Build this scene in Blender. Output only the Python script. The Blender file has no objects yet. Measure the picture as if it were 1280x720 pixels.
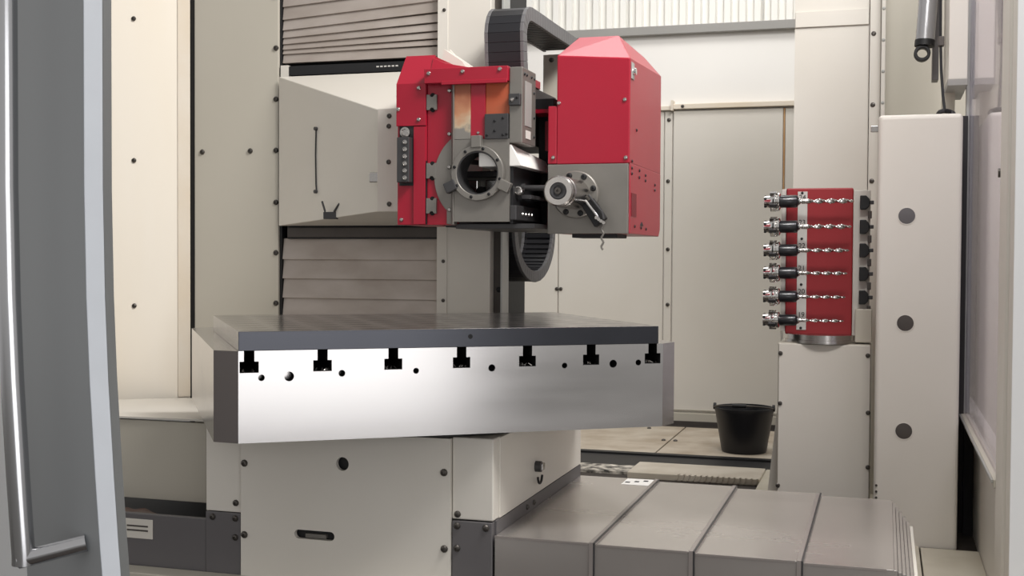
import bpy, bmesh, math, random
from mathutils import Matrix, Vector
random.seed(7)
SC = bpy.context.scene
COL = SC.collection
PI = math.pi

# ------------------------------------------------------------------ camera
YAW, PIT, ROL = math.radians(17.07), math.radians(1.466), math.radians(.328)
fw = Vector((-math.sin(YAW)*math.cos(PIT), math.cos(YAW)*math.cos(PIT), -math.sin(PIT)))
r_ = Vector((math.cos(YAW), math.sin(YAW), 0)); u_ = r_.cross(fw)
rr = r_*math.cos(ROL) + u_*math.sin(ROL); uu = -r_*math.sin(ROL) + u_*math.cos(ROL)
cd = bpy.data.cameras.new('camera'); cam = bpy.data.objects.new('camera', cd); COL.objects.link(cam)
cd.sensor_width = 36; cd.lens = 1515/1280*36; cd.clip_start = .05
M = Matrix((rr, uu, -fw)).transposed().to_4x4(); M.translation = (0, 0, 1.15)
cam.matrix_world = M
SC.camera = cam

# ------------------------------------------------------------------ world, lamps, exposure
w = bpy.data.worlds.new('hall_light'); SC.world = w; w.use_nodes = True
bg = w.node_tree.nodes['Background']; bg.inputs[0].default_value = (1, .985, .97, 1); bg.inputs[1].default_value = .46
def area(name, loc, target, sx, sy, power, color=(1, .98, .955)):
    l = bpy.data.lights.new(name, 'AREA'); l.shape = 'RECTANGLE'; l.size = sx; l.size_y = sy; l.energy = power; l.color = color
    o = bpy.data.objects.new(name, l); COL.objects.link(o); o.location = loc
    o.rotation_euler = (Vector(target)-Vector(loc)).to_track_quat('-Z', 'Y').to_euler()
    return o
area('hall_lamp', (1.5, 2.6, 5.2), (-1.6, 4.8, 1.2), 2.2, 1.4, 215)
area('cabinet_fill', (.1, 3.2, 3.5), (-.35, 5.4, 1.0), .9, .4, 42)  # added unseen fill; brightens cabinet and rack, misses the saddle front
area('front_right_fill', (2.3, -1.3, 1.08), (-1.4, 3.1, 1.0), 2.8, 2.4, 50, (.98, .98, 1))  # added fill light, sized and aimed to reflect in the table's front face
area('hall_lamp', (-1.0, 6.6, 4.8), (-1.2, 7.6, 0), 2.6, 1.0, 60)
SC.view_settings.view_transform = 'Standard'; SC.view_settings.look = 'None'
SC.view_settings.gamma = 1; SC.view_settings.exposure = 0.08; SC.view_settings.use_curve_mapping = False

# ------------------------------------------------------------------ materials
def srgb(r, g, b):
    f = lambda c: (c/255/12.92) if c/255 <= .04045 else ((c/255+.055)/1.055)**2.4
    return (f(r), f(g), f(b), 1)
MATS = {}
def mat(name, col, rough=.5, metal=0., var=.0, scale=3., dark=None, stretch=(1, 1, 1), bump=0., bscale=60., rvar=0., coat=0.):
    m = bpy.data.materials.new(name); m.use_nodes = True; nt = m.node_tree; N = nt.nodes; L = nt.links
    b = N['Principled BSDF']; b.inputs['Roughness'].default_value = rough; b.inputs['Metallic'].default_value = metal
    b.inputs['Base Color'].default_value = col
    if coat: b.inputs['Coat Weight'].default_value = coat
    tc = N.new('ShaderNodeTexCoord'); mp = N.new('ShaderNodeMapping'); mp.inputs['Scale'].default_value = stretch
    L.new(tc.outputs['Object'], mp.inputs[0])
    if var or rvar:
        n = N.new('ShaderNodeTexNoise'); n.inputs['Scale'].default_value = scale; n.inputs['Detail'].default_value = 5
        L.new(mp.outputs[0], n.inputs['Vector'])
    if var:
        d = dark or tuple(c*.55 for c in col[:3])+(1,)
        cr = N.new('ShaderNodeValToRGB'); cr.color_ramp.elements[0].position = .35; cr.color_ramp.elements[1].position = .7
        cr.color_ramp.elements[0].color = (var,)*3+(1,); cr.color_ramp.elements[1].color = (0, 0, 0, 1)
        mx = N.new('ShaderNodeMix'); mx.data_type = 'RGBA'; mx.inputs['A'].default_value = col; mx.inputs['B'].default_value = d
        L.new(n.outputs['Fac'], cr.inputs[0]); L.new(cr.outputs[0], mx.inputs['Factor']); L.new(mx.outputs['Result'], b.inputs['Base Color'])
    if rvar:
        mr = N.new('ShaderNodeMapRange'); mr.inputs['To Min'].default_value = rough-rvar; mr.inputs['To Max'].default_value = rough+rvar
        L.new(n.outputs['Fac'], mr.inputs['Value']); L.new(mr.outputs[0], b.inputs['Roughness'])
    if bump:
        n2 = N.new('ShaderNodeTexNoise'); n2.inputs['Scale'].default_value = bscale; L.new(mp.outputs[0], n2.inputs['Vector'])
        bp = N.new('ShaderNodeBump'); bp.inputs['Strength'].default_value = bump; bp.inputs['Distance'].default_value = .004
        L.new(n2.outputs['Fac'], bp.inputs['Height']); L.new(bp.outputs[0], b.inputs['Normal'])
    MATS[name] = m
    return m
mat('cream', srgb(218, 213, 204), .42, var=.12, scale=1.6, dark=srgb(176, 164, 140))
mat('cream_grey', srgb(193, 187, 174), .42, var=.12, scale=1.3, dark=srgb(170, 162, 140))
mat('cream_warm', srgb(238, 230, 217), .5, var=.3, scale=1.1, dark=srgb(228, 212, 184), stretch=(2.5, 2.5, .4))
mat('white_wall', srgb(236, 233, 228), .5, var=.08, scale=1.2)
mat('outside_white', srgb(246, 246, 246), .5, var=.04, scale=2)
mat('sheet_white', srgb(238, 236, 230), .45, var=.08, scale=1.)
mat('trim_grey', srgb(150, 148, 144), .5, var=.1)
mat('door_grey', srgb(168, 171, 173), .45, var=.06, scale=2)
mat('door_edge', srgb(200, 204, 210), .5, var=.12, scale=9)
mat('door_seal', srgb(104, 106, 106), .6, var=.1)
mat('red', srgb(158, 15, 42), .34, var=.12, scale=4, dark=srgb(140, 12, 36))
mat('red_rack', srgb(150, 34, 40), .5, var=.15, scale=5)
mat('dark_red', srgb(112, 14, 30), .5)
mat('bed_grey', srgb(100, 97, 98), .45, var=.2, scale=3)
mat('cover_steel', srgb(202, 196, 191), .25, .72, var=.25, scale=2., stretch=(.6, 2.2, 1), rvar=.08)
mat('cover_edge', srgb(158, 150, 146), .4, .5)
mat('machined', srgb(196, 193, 191), .2, .92, var=.3, scale=3, stretch=(.5, 1, 3), rvar=.07, dark=srgb(150, 147, 145))
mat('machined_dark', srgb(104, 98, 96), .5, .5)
mat('grey_iron', srgb(132, 128, 122), .42, .45, var=.3, scale=7, rvar=.08)
mat('hall_floor', srgb(118, 116, 112), .6, var=.3, scale=1.)
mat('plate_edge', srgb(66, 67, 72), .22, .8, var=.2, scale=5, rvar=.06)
mat('iron_dark', srgb(74, 73, 74), .45, .5, var=.25, scale=8)
mat('steel', srgb(190, 186, 182), .24, 1., rvar=.06, scale=9)
mat('stainless', srgb(200, 200, 202), .22, 1., scale=40, stretch=(1, 1, .02), rvar=.07)
mat('chrome', srgb(225, 223, 220), .12, 1.)
mat('screw_steel', srgb(92, 88, 84), .35, .8)
mat('black', srgb(22, 22, 24), .55)
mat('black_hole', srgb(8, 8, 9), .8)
mat('black_gloss', srgb(26, 27, 31), .3, coat=.3)
mat('gap_black', srgb(38, 36, 38), .7)
mat('chain_black', srgb(25, 25, 29), .45)
mat('chain_edge', srgb(98, 97, 98), .5)
mat('bucket_black', srgb(14, 14, 20), .4)
mat('slat', srgb(186, 176, 168), .42, .35, var=.5, scale=4, stretch=(1.2, 1, 2.5), dark=srgb(146, 132, 120), rvar=.1)
mat('bar_grey', srgb(84, 78, 74), .5, .3, var=.3, scale=9)
mat('orange_primer', srgb(178, 78, 44), .6, var=.5, scale=11, dark=srgb(146, 90, 62))
mat('floor_plate', srgb(198, 188, 172), .6, var=.7, scale=4.2, dark=srgb(150, 132, 110), bump=.15)
mat('floor_cream', srgb(204, 198, 182), .55, var=.3, scale=6, dark=srgb(160, 148, 124))
mat('floor_dark', srgb(60, 52, 46), .7, var=.6, scale=14, dark=srgb(20, 18, 16))
mat('tread', srgb(208, 200, 186), .5, .15, var=.4, scale=5, dark=srgb(150, 134, 112))
mat('debris', srgb(226, 218, 204), .7, var=1., scale=22, dark=srgb(24, 20, 18))
mat('paper', srgb(238, 236, 232), .7)
mat('ink', srgb(30, 30, 32), .7)
mat('plate_label', srgb(176, 176, 172), .4, .3, var=.15, scale=20)
mat('strip_white', srgb(205, 202, 196), .5, var=.1)
mat('rack_grey', srgb(206, 201, 193), .5, var=.25, scale=9)
mat('lamp_tube', srgb(170, 170, 172), .25, .4)
mat('rag', srgb(128, 118, 108), .9, var=.8, scale=14, dark=srgb(96, 50, 44))
mat('rust_trim', srgb(222, 213, 199), .5, var=.4, scale=3, dark=srgb(206, 182, 146))
mat('rust_line', srgb(176, 128, 78), .7, var=.6, scale=8, dark=srgb(208, 186, 150))

def worn_mat():
    # bare iron below, ragged orange primer left on the upper part of the casting
    m = bpy.data.materials.new('worn_primer'); m.use_nodes = True; nt = m.node_tree; N = nt.nodes; L = nt.links; b = N['Principled BSDF']
    tc = N.new('ShaderNodeTexCoord'); sp = N.new('ShaderNodeSeparateXYZ'); L.new(tc.outputs['Object'], sp.inputs[0])
    n = N.new('ShaderNodeTexNoise'); n.inputs['Scale'].default_value = 18; n.inputs['Detail'].default_value = 6; L.new(tc.outputs['Object'], n.inputs['Vector'])
    a = N.new('ShaderNodeMath'); a.operation = 'MULTIPLY_ADD'; a.inputs[1].default_value = .16; L.new(n.outputs['Fac'], a.inputs[0]); L.new(sp.outputs['Z'], a.inputs[2])
    mr = N.new('ShaderNodeMapRange'); mr.inputs['From Min'].default_value = .43; mr.inputs['From Max'].default_value = .58; L.new(a.outputs[0], mr.inputs['Value'])
    cr = N.new('ShaderNodeValToRGB'); e = cr.color_ramp.elements
    e[0].position = 0; e[0].color = srgb(126, 122, 116); e[1].position = 1; e[1].color = srgb(150, 84, 60)
    x = e.new(.12); x.color = srgb(188, 168, 142); x = e.new(.4); x.color = srgb(182, 130, 96)
    L.new(mr.outputs[0], cr.inputs[0]); L.new(cr.outputs[0], b.inputs['Base Color']); b.inputs['Roughness'].default_value = .55
    MATS['worn_primer'] = m
worn_mat()
def plate_mat():
    # dark ground steel with a fine grid of tapped holes
    m = bpy.data.materials.new('hole_plate'); m.use_nodes = True; nt = m.node_tree; N = nt.nodes; L = nt.links; b = N['Principled BSDF']
    tc = N.new('ShaderNodeTexCoord'); v = N.new('ShaderNodeVectorMath'); v.operation = 'SCALE'; v.inputs['Scale'].default_value = 1/.11
    L.new(tc.outputs['Object'], v.inputs[0])
    fr = N.new('ShaderNodeVectorMath'); fr.operation = 'FRACTION'; L.new(v.outputs[0], fr.inputs[0])
    sb = N.new('ShaderNodeVectorMath'); sb.operation = 'SUBTRACT'; sb.inputs[1].default_value = (.5, .5, .5); L.new(fr.outputs[0], sb.inputs[0])
    ml = N.new('ShaderNodeVectorMath'); ml.operation = 'MULTIPLY'; ml.inputs[1].default_value = (.5, 1, 0); L.new(sb.outputs[0], ml.inputs[0])
    ln = N.new('ShaderNodeVectorMath'); ln.operation = 'LENGTH'; L.new(ml.outputs[0], ln.inputs[0])
    lt = N.new('ShaderNodeMath'); lt.operation = 'LESS_THAN'; lt.inputs[1].default_value = .21; L.new(ln.outputs['Value'], lt.inputs[0])
    ge = N.new('ShaderNodeNewGeometry'); sz = N.new('ShaderNodeSeparateXYZ'); L.new(ge.outputs['Normal'], sz.inputs[0])
    up = N.new('ShaderNodeMath'); up.operation = 'GREATER_THAN'; up.inputs[1].default_value = .8; L.new(sz.outputs['Z'], up.inputs[0])
    mu = N.new('ShaderNodeMath'); mu.operation = 'MULTIPLY'; L.new(lt.outputs[0], mu.inputs[0]); L.new(up.outputs[0], mu.inputs[1])
    n = N.new('ShaderNodeTexNoise'); n.inputs['Scale'].default_value = 5; L.new(tc.outputs['Object'], n.inputs['Vector'])
    cr = N.new('ShaderNodeValToRGB'); cr.color_ramp.elements[0].color = srgb(150, 145, 143); cr.color_ramp.elements[1].color = srgb(178, 172, 169)
    L.new(n.outputs['Fac'], cr.inputs[0])
    mx = N.new('ShaderNodeMix'); mx.data_type = 'RGBA'; mx.inputs['B'].default_value = srgb(10, 10, 10)
    L.new(mu.outputs[0], mx.inputs['Factor']); L.new(cr.outputs[0], mx.inputs['A']); L.new(mx.outputs['Result'], b.inputs['Base Color'])
    b.inputs['Roughness'].default_value = .18; b.inputs['Metallic'].default_value = .9
    MATS['hole_plate'] = m
plate_mat()
def glass_mat():
    m = bpy.data.materials.new('window_glass'); m.use_nodes = True; nt = m.node_tree; N = nt.nodes; L = nt.links
    N.remove(N['Principled BSDF']); out = N['Material Output']
    t = N.new('ShaderNodeBsdfTransparent'); t.inputs[0].default_value = (.86, .84, .88, 1)
    g = N.new('ShaderNodeBsdfGlossy'); g.inputs['Roughness'].default_value = .03; g.inputs[0].default_value = (.95, .93, .97, 1)
    mx = N.new('ShaderNodeMixShader'); mx.inputs[0].default_value = .42; L.new(t.outputs[0], mx.inputs[1]); L.new(g.outputs[0], mx.inputs[2]); L.new(mx.outputs[0], out.inputs[0])
    MATS['window_glass'] = m
glass_mat()

# ------------------------------------------------------------------ mesh helpers
class MB:
    def __init__(s): s.bm = bmesh.new()
    def raw(s, vs, fs):
        v = [s.bm.verts.new(p) for p in vs]
        for f in fs:
            try: s.bm.faces.new([v[i] for i in f])
            except ValueError: pass
        return s
    def box(s, x0, x1, y0, y1, z0, z1):
        return s.raw([(x0, y0, z0), (x1, y0, z0), (x1, y1, z0), (x0, y1, z0), (x0, y0, z1), (x1, y0, z1), (x1, y1, z1), (x0, y1, z1)],
                     [(0, 3, 2, 1), (4, 5, 6, 7), (0, 1, 5, 4), (1, 2, 6, 5), (2, 3, 7, 6), (3, 0, 4, 7)])
    def prism(s, pts, axis, a, b):
        # pts in the plane across `axis`: 'x' -> (y,z), 'y' -> (x,z), 'z' -> (x,y)
        mk = {'x': lambda p, t: (t, p[0], p[1]), 'y': lambda p, t: (p[0], t, p[1]), 'z': lambda p, t: (p[0], p[1], t)}[axis]
        n = len(pts)
        v = [mk(p, a) for p in pts]+[mk(p, b) for p in pts]
        return s.raw(v, [tuple(range(n))[::-1], tuple(range(n, 2*n))]+[(i, (i+1) % n, n+(i+1) % n, n+i) for i in range(n)])
    def hexa(s, q0, q1):
        return s.raw(list(q0)+list(q1), [(3, 2, 1, 0), (4, 5, 6, 7)]+[(i, (i+1) % 4, 4+(i+1) % 4, 4+i) for i in range(4)])
    def lathe(s, p0, p1, prof, n=24):
        # prof: list of (t along p0->p1 in metres, radius)
        p0 = Vector(p0); ax = (Vector(p1)-p0).normalized()
        a = ax.orthogonal().normalized(); b = ax.cross(a); rings = []
        for t, r in prof:
            rings.append([s.bm.verts.new(p0+ax*t+(a*math.cos(2*PI*i/n)+b*math.sin(2*PI*i/n))*r) for i in range(n)])
        for A, B in zip(rings, rings[1:]):
            for i in range(n): s.bm.faces.new((A[i], A[(i+1) % n], B[(i+1) % n], B[i]))
        s.bm.faces.new(rings[0][::-1]); s.bm.faces.new(rings[-1])
        return s
    def cyl(s, p0, p1, r, n=24, r1=None):
        l = (Vector(p1)-Vector(p0)).length
        return s.lathe(p0, p1, [(0, r), (l, r if r1 is None else r1)], n)
    def ring(s, c, r0, r1, y0, y1, n=40):
        # annulus across Y
        L = []
        for r, y in ((r0, y0), (r1, y0), (r1, y1), (r0, y1)):
            L.append([s.bm.verts.new((c[0]+r*math.cos(2*PI*i/n), y, c[1]+r*math.sin(2*PI*i/n))) for i in range(n)])
        for k in range(4):
            A, B = L[k], L[(k+1) % 4]
            for i in range(n): s.bm.faces.new((A[i], A[(i+1) % n], B[(i+1) % n], B[i]))
        return s
    def plate_hole(s, x0, x1, z0, z1, c, r, y0, y1, n=48):
        # rectangular plate across Y with a round through hole
        def edge(t):
            dx, dz = math.cos(t), math.sin(t); k = 1e9
            if dx > 1e-9: k = min(k, (x1-c[0])/dx)
            if dx < -1e-9: k = min(k, (x0-c[0])/dx)
            if dz > 1e-9: k = min(k, (z1-c[1])/dz)
            if dz < -1e-9: k = min(k, (z0-c[1])/dz)
            return (c[0]+dx*k, c[1]+dz*k)
        ang = sorted([2*PI*i/n for i in range(n)]+[math.atan2(z-c[1], x-c[0]) % (2*PI) for x in (x0, x1) for z in (z0, z1)])
        n = len(ang); L = []
        for y in (y0, y1):
            L.append([s.bm.verts.new((c[0]+r*math.cos(t), y, c[1]+r*math.sin(t))) for t in ang])
            L.append([s.bm.verts.new((edge(t)[0], y, edge(t)[1])) for t in ang])
        for A, B in ((L[0], L[1]), (L[1], L[3]), (L[3], L[2]), (L[2], L[0])):
            for i in range(n): s.bm.faces.new((A[i], A[(i+1) % n], B[(i+1) % n], B[i]))
        return s
    def tube(s, path, r, n=10):
        P = [Vector(p) for p in path]; rings = []; up = None
        for i, p in enumerate(P):
            t = (P[min(i+1, len(P)-1)]-P[max(i-1, 0)]).normalized()
            a = t.orthogonal().normalized() if up is None else (up-t*up.dot(t)).normalized()
            up = a; b = t.cross(a)
            rings.append([s.bm.verts.new(p+(a*math.cos(2*PI*k/n)+b*math.sin(2*PI*k/n))*r) for k in range(n)])
        for A, B in zip(rings, rings[1:]):
            for k in range(n): s.bm.faces.new((A[k], A[(k+1) % n], B[(k+1) % n], B[k]))
        s.bm.faces.new(rings[0][::-1]); s.bm.faces.new(rings[-1])
        return s
    def build(s, name, m, parent=None, bev=0., smooth=False, world=True, seg=2):
        # vertices are given in world coordinates; a child's mesh is stored relative to its parent chain
        off = Vector((0, 0, 0))
        if parent is not None and world: off = wloc(parent)
        if off.length: bmesh.ops.translate(s.bm, verts=s.bm.verts, vec=-off)
        bmesh.ops.recalc_face_normals(s.bm, faces=s.bm.faces)
        me = bpy.data.meshes.new(name); s.bm.to_mesh(me); s.bm.free()
        if smooth:
            for p in me.polygons: p.use_smooth = True
            me.set_sharp_from_angle(angle=math.radians(38))
        me.materials.append(MATS[m])
        o = bpy.data.objects.new(name, me); COL.objects.link(o)
        if parent is not None: o.parent = parent
        if bev:
            b = o.modifiers.new('bevel', 'BEVEL'); b.width = bev; b.segments = seg; b.limit_method = 'ANGLE'; b.angle_limit = math.radians(40)
        return o
def wloc(o):
    v = Vector((0, 0, 0))
    while o is not None: v = v+Vector(o.location); o = o.parent
    return v
def tag(o, label=None, cat=None, group=None, kind=None):
    if label: o['label'] = label
    if cat: o['category'] = cat
    if group: o['group'] = group
    if kind: o['kind'] = kind
    return o
def thing(name, loc, label, cat, group=None, rz=0, kind=None):
    o = bpy.data.objects.new(name, None); COL.objects.link(o); o.location = loc; o.rotation_euler = (0, 0, rz); o.empty_display_size = .05
    return tag(o, label, cat, group, kind)
def struct(o, label=None, cat=None): return tag(o, label, cat, None, 'structure')
def box(name, m, parent, x0, x1, y0, y1, z0, z1, bev=0.): return MB().box(x0, x1, y0, y1, z0, z1).build(name, m, parent, bev)
def cyl(name, m, parent, p0, p1, r, n=24, r1=None): return MB().cyl(p0, p1, r, n, r1).build(name, m, parent, 0, True)
def cut(o, cutter):
    # cut `cutter` (an MB in world coordinates of the same parent) out of o, once, and keep only the result
    off = wloc(o.parent) if o.parent else Vector((0, 0, 0))
    bmesh.ops.translate(cutter.bm, verts=cutter.bm.verts, vec=-off)
    bmesh.ops.recalc_face_normals(cutter.bm, faces=cutter.bm.faces)
    me = bpy.data.meshes.new('cutter'); cutter.bm.to_mesh(me); cutter.bm.free()
    c = bpy.data.objects.new('cutter', me); COL.objects.link(c)
    if o.parent: c.parent = o.parent
    md = o.modifiers.new('cut', 'BOOLEAN'); md.operation = 'DIFFERENCE'; md.solver = 'EXACT'; md.object = c
    dg = bpy.context.evaluated_depsgraph_get(); dg.update()
    res = bpy.data.meshes.new_from_object(o.evaluated_get(dg))
    o.modifiers.clear(); o.data = res
    bpy.data.objects.remove(c); bpy.data.meshes.remove(me)
_screw = {}
def screw(parent, x, y, z, r=.008, d='-y', m='screw_steel', name='screw'):
    k = (round(r, 4), m, name)
    if k not in _screw:
        b = MB(); b.lathe((0, 0, -.2*r), (0, 0, 1), [(0, r), (.45*r, r), (.85*r, .75*r), (.95*r, .4*r), (.6*r, .38*r)], 10)
        bmesh.ops.recalc_face_normals(b.bm, faces=b.bm.faces)
        me = bpy.data.meshes.new(name); b.bm.to_mesh(me); b.bm.free(); me.materials.append(MATS[m]); _screw[k] = me
    o = bpy.data.objects.new(name, _screw[k]); COL.objects.link(o); o.parent = parent
    o.location = Vector((x, y, z))-wloc(parent)
    o.rotation_euler = {'-y': (PI/2, 0, 0), '+x': (0, PI/2, 0), '+z': (0, 0, 0), '-x': (0, -PI/2, 0)}[d]
    return o

# ================================================================== SETTING
struct(MB().box(-9, 7, -9, 10, -.3, -.13).build('floor_hall', 'hall_floor'), 'grey concrete hall floor around the machine', 'floor')
fl = struct(MB().box(-3.9, .75, .2, 8.75, -.12, -.02).build('floor', 'floor_dark'), 'dark sump floor under the cream plates of the machine enclosure', 'floor')
for (x0, x1, y0, y1, z, m) in [(-3.2, -1.283, 7.06, 8.2, 0, 'floor_plate'), (-1.273, .2, 7.06, 8.2, 0, 'floor_plate'),
                               (-.6, .2, 5.95, 6.7, 0, 'floor_cream'),
                               (.152, .371, 4.0, 5.08, 0, 'floor_cream'), (.09, .146, 4.0, 5.6, 0, 'floor_cream'), (.152, .371, 2.2, 3.99, 0, 'floor_cream')]:
    box('floor_plate', m, fl, x0, x1, y0, y1, -.02, z, .002)
for x, y in ((-1.315, 7.55), (-1.24, 7.55), (-1.5, 8.05)): screw(fl, x, y, 0, .014, '+z')
# channel rail, dirty trench and tread plate behind the bed
box('channel_rail', 'black', fl, -3.2, -.5, 6.99, 7.05, -.02, .002)
box('channel_floor', 'black', fl, -3.2, -.5, 6.62, 6.98, -.02, -.008)
box('trench_floor', 'debris', fl, -3.2, -1.31, 6.40, 6.61, -.02, -.004)
tp = MB().box(-1.29, -.6, 6.3, 6.64, -.02, .015).build('tread_plate', 'tread', fl, .004)
for i in range(15):
    x = -1.03+i*.029
    MB().hexa([(x, 6.285, -.01), (x+.008, 6.285, -.01), (x+.02, 6.285, .02), (x+.012, 6.285, .02)],
              [(x, 6.32, -.01), (x+.008, 6.32, -.01), (x+.02, 6.32, .02), (x+.012, 6.32, .02)]).build('tread_rib', 'tread', tp, 0)

# back wall: sheet panels, rail, plain band, grey trim, corrugated sheets above
wb = struct(MB().box(-3.8, .7, 8.52, 8.62, -.02, 2.73).build('wall_back', 'white_wall'), 'cream sheet metal back wall of the enclosure', 'wall')
box('skirting', 'cream_grey', wb, -1.9, .2, 8.44, 8.52, -.02, .062)
box('skirting', 'bar_grey', wb, -3.6, .2, 8.42, 8.52, -.02, .01)
box('wall_panel', 'cream', wb, -3.6, -2.265, 8.5, 8.52, .08, 2.18, .003)
box('wall_panel', 'cream', wb, -2.257, -1.497, 8.5, 8.52, .08, 2.18, .003)
box('wall_panel', 'cream', wb, -1.49, -1.437, 8.5, 8.52, .08, 2.18, .003)
box('wall_panel', 'cream', wb, -1.427, -.675, 8.49, 8.52, .08, 2.18, .003)
box('wall_panel', 'cream', wb, -.660, -.1, 8.495, 8.52, .08, 2.18, .003)
box('rust_line', 'rust_line', wb, -.672, -.662, 8.492, 8.52, .9, 2.18)
box('rail', 'rust_trim', wb, -3.6, -1.435, 8.47, 8.52, 2.185, 2.215, .004)
box('rail', 'rust_trim', wb, -1.43, -.1, 8.46, 8.52, 2.19, 2.225, .004)
box('rail_stop', 'rust_trim', wb, -1.44, -1.425, 8.44, 8.52, 2.18, 2.25)
for x, z in ((-1.462, 2.12), (-1.465, 1.69), (-1.462, 1.21), (-1.46, .82), (-2.27, .92), (-2.24, .92)): screw(wb, x, 8.5, z, .014)
screw(wb, -1.36, 8.46, 2.208, .012)
struct(box('trim_1', 'trim_grey', None, -3.8, .7, 8.46, 8.66, 2.715, 2.775, .004), 'long grey steel trim strip above the plain back wall band', 'trim')
def corrugated(x0, x1):
    pts = []; n = int((x1-x0)/.11)+1; p = (x1-x0)/n
    for i in range(n):
        a = x0+i*p
        pts += [(a, 8.672), (a+p*.40, 8.672), (a+p*.5, 8.632), (a+p*.90, 8.632)]
    pts.append((x1, 8.672))
    return pts+[(x, y+.012) for x, y in reversed(pts)]
wu = struct(MB().box(-3.8, .7, 8.69, 8.75, 2.73, 3.7).build('wall_upper', 'sheet_white'), 'white corrugated hall wall above the enclosure', 'wall')
for a, b in ((-3.7, -2.72), (-2.70, -1.795), (-1.783, -.838), (-.826, .3)):
    MB().prism(corrugated(a, b), 'z', 2.76, 3.7).build('corrugated_sheet', 'sheet_white', wu)

# left wall: oblique bright panel, ledge
lw = struct(MB().hexa([(-3.05, 4.89, .49), (-3.60, 4.43, .49), (-3.62, 4.46, .49), (-3.07, 4.92, .49)],
                      [(-3.05, 4.89, 3.2), (-3.60, 4.43, 3.2), (-3.62, 4.46, 3.2), (-3.07, 4.92, 3.2)]).build('wall_left', 'cream_warm'),
            'warm cream left wall panel beside the open grey door', 'wall')
struct(box('trim_3', 'black', None, -3.06, -3.02, 4.905, 4.95, .3, 3.2), 'narrow black vertical joint between left wall and column guard', 'trim')
MB().hexa([(-3.046, 4.886, .5), (-3.088, 4.851, .5), (-3.09, 4.853, .5), (-3.048, 4.888, .5)], [(-3.046, 4.886, 3.2), (-3.088, 4.851, 3.2), (-3.09, 4.853, 3.2), (-3.048, 4.888, 3.2)]).build('wall_strip', 'rust_trim', lw)
for x, z in ((167, 2.21), (168, 1.575), (170, .92)):
    screw(lw, -3.237, 4.73, z, .011)

# right wall: lower cream wall, sill, glazed window, posts, white panel for the bright outside
XR = .336
wr = struct(MB().box(.372, .42, 3.9, 6.45, -.02, .47).build('wall_right', 'cream'), 'cream lower right wall under the window sill', 'wall')
box('wall_post', 'cream', wr, XR-.010, XR+.09, 3.66, 3.88, -.02, 3.0, .008)
box('wall_post', 'cream', wr, XR-.002, XR+.09, 3.45, 3.655, -.02, 3.0, .006)
for i in range(9): screw(wr, .370, 4.05+i*.18, .405, .011, '-x', 'black')
wi = struct(MB().box(XR-.016, XR+.04, 3.88, 5.56, .465, .492).build('window_1', 'cream_grey', None, .004), 'tall glazed side window with slim grey frame on the right', 'window')
box('window_frame', 'plate_label', wi, XR-.012, XR+.02, 5.515, 5.56, .492, 3.0, .003)
box('window_frame', 'cream_grey', wi, XR-.006, XR+.02, 3.88, 3.92, .492, 3.0, .003)
box('window_pane', 'window_glass', wi, XR+.0, XR+.006, 3.92, 5.515, .492, 3.0)
box('sill_rail', 'plate_label', wi, XR-.022, XR-.016, 3.88, 5.56, .482, .490)
lt_ = cyl('window_latch', 'screw_steel', wi, (XR-.014, 3.905, 1.41), (XR+.0, 3.905, 1.41), .014, 12)
dl = struct(MB().prism([(XR-.012, 3.445), (XR+.82, 2.93), (XR+.84, 2.965), (XR+.02, 3.445)], 'z', -.02, 3.0).build('outside_panel', 'outside_white', None, .004), 'white panel added for the bright outside at the right edge', 'door')  # added white panel, turned to catch light, in place of the bright outside
# sheet wall behind cabinet and post of the enclosure
wc = struct(MB().box(-.03, .60, 6.38, 6.42, -.02, 3.2).build('wall_corner', 'cream_grey'), 'grey cream sheet wall behind the tall cabinet', 'wall')
pst = struct(MB().box(-.44, -.085, 6.2, 6.42, -.02, 3.2).build('wall_pillar', 'cream'), 'broad cream enclosure pillar behind the red tool rack', 'wall')
box('edge_flange', 'cream', pst, -.082, -.03, 6.17, 6.42, -.02, 3.2, .003)
box('edge_strip', 'cream', pst, -.028, -.008, 6.10, 6.38, -.02, 3.2, .003)
for z in (2.245, 1.90, 1.53): screw(pst, -.064, 6.17, z, .012)
box('cover_band', 'cream', pst, -.438, -.087, 6.188, 6.2, 2.295, 2.372, .002)
for z in (2.35, 2.2, 2.05, 1.9): screw(pst, -.018, 6.10, z, .008, m='plate_label')
sl = struct(MB().box(.296, .332, 5.50, 5.62, -.02, 1.76).build('trim_2', 'gap_black'), 'black strip filling the gap between cabinet and window', 'trim')  # plain black strip put in the gap beside the cabinet
box('gap_foot', 'gap_black', sl, .332, .371, 5.45, 5.62, -.02, .46)

# ------------------------------------------------------------------ left door leaf with pull handle
def camxy(px, D):
    x = (px-640)/1515*D
    return (x*math.cos(YAW)-D*math.sin(YAW), x*math.sin(YAW)+D*math.cos(YAW))
def lean(z):   # the buckled lower part of the leaf swings to the right
    K = [(2.6, 0), (1.26, 0), (1.08, .003), (.945, .008), (.79, .0165), (.673, .024), (.635, .027), (.2, .052), (0, .06)]
    for (a, u), (b, v) in zip(K, K[1:]):
        if a >= z >= b: return u+(v-u)*(a-z)/(a-b)
    return 0
def sweep(plan, z0=0.0, z1=2.3):
    m = MB(); zs = [z1, 1.6, 1.26, 1.17, 1.08, 1.0, .945, .87, .79, .73, .673, .635, .5, .35, .2, z0]; n = len(plan); rows = []
    for z in zs: rows.append([m.bm.verts.new((p[0]+lean(z)*.955, p[1]+lean(z)*.29, z)) for p in plan])
    for A, B in zip(rows, rows[1:]):
        for i in range(n): m.bm.faces.new((A[i], A[(i+1) % n], B[(i+1) % n], B[i]))
    m.bm.faces.new(rows[0]); m.bm.faces.new(rows[-1][::-1])
    return m
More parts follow.
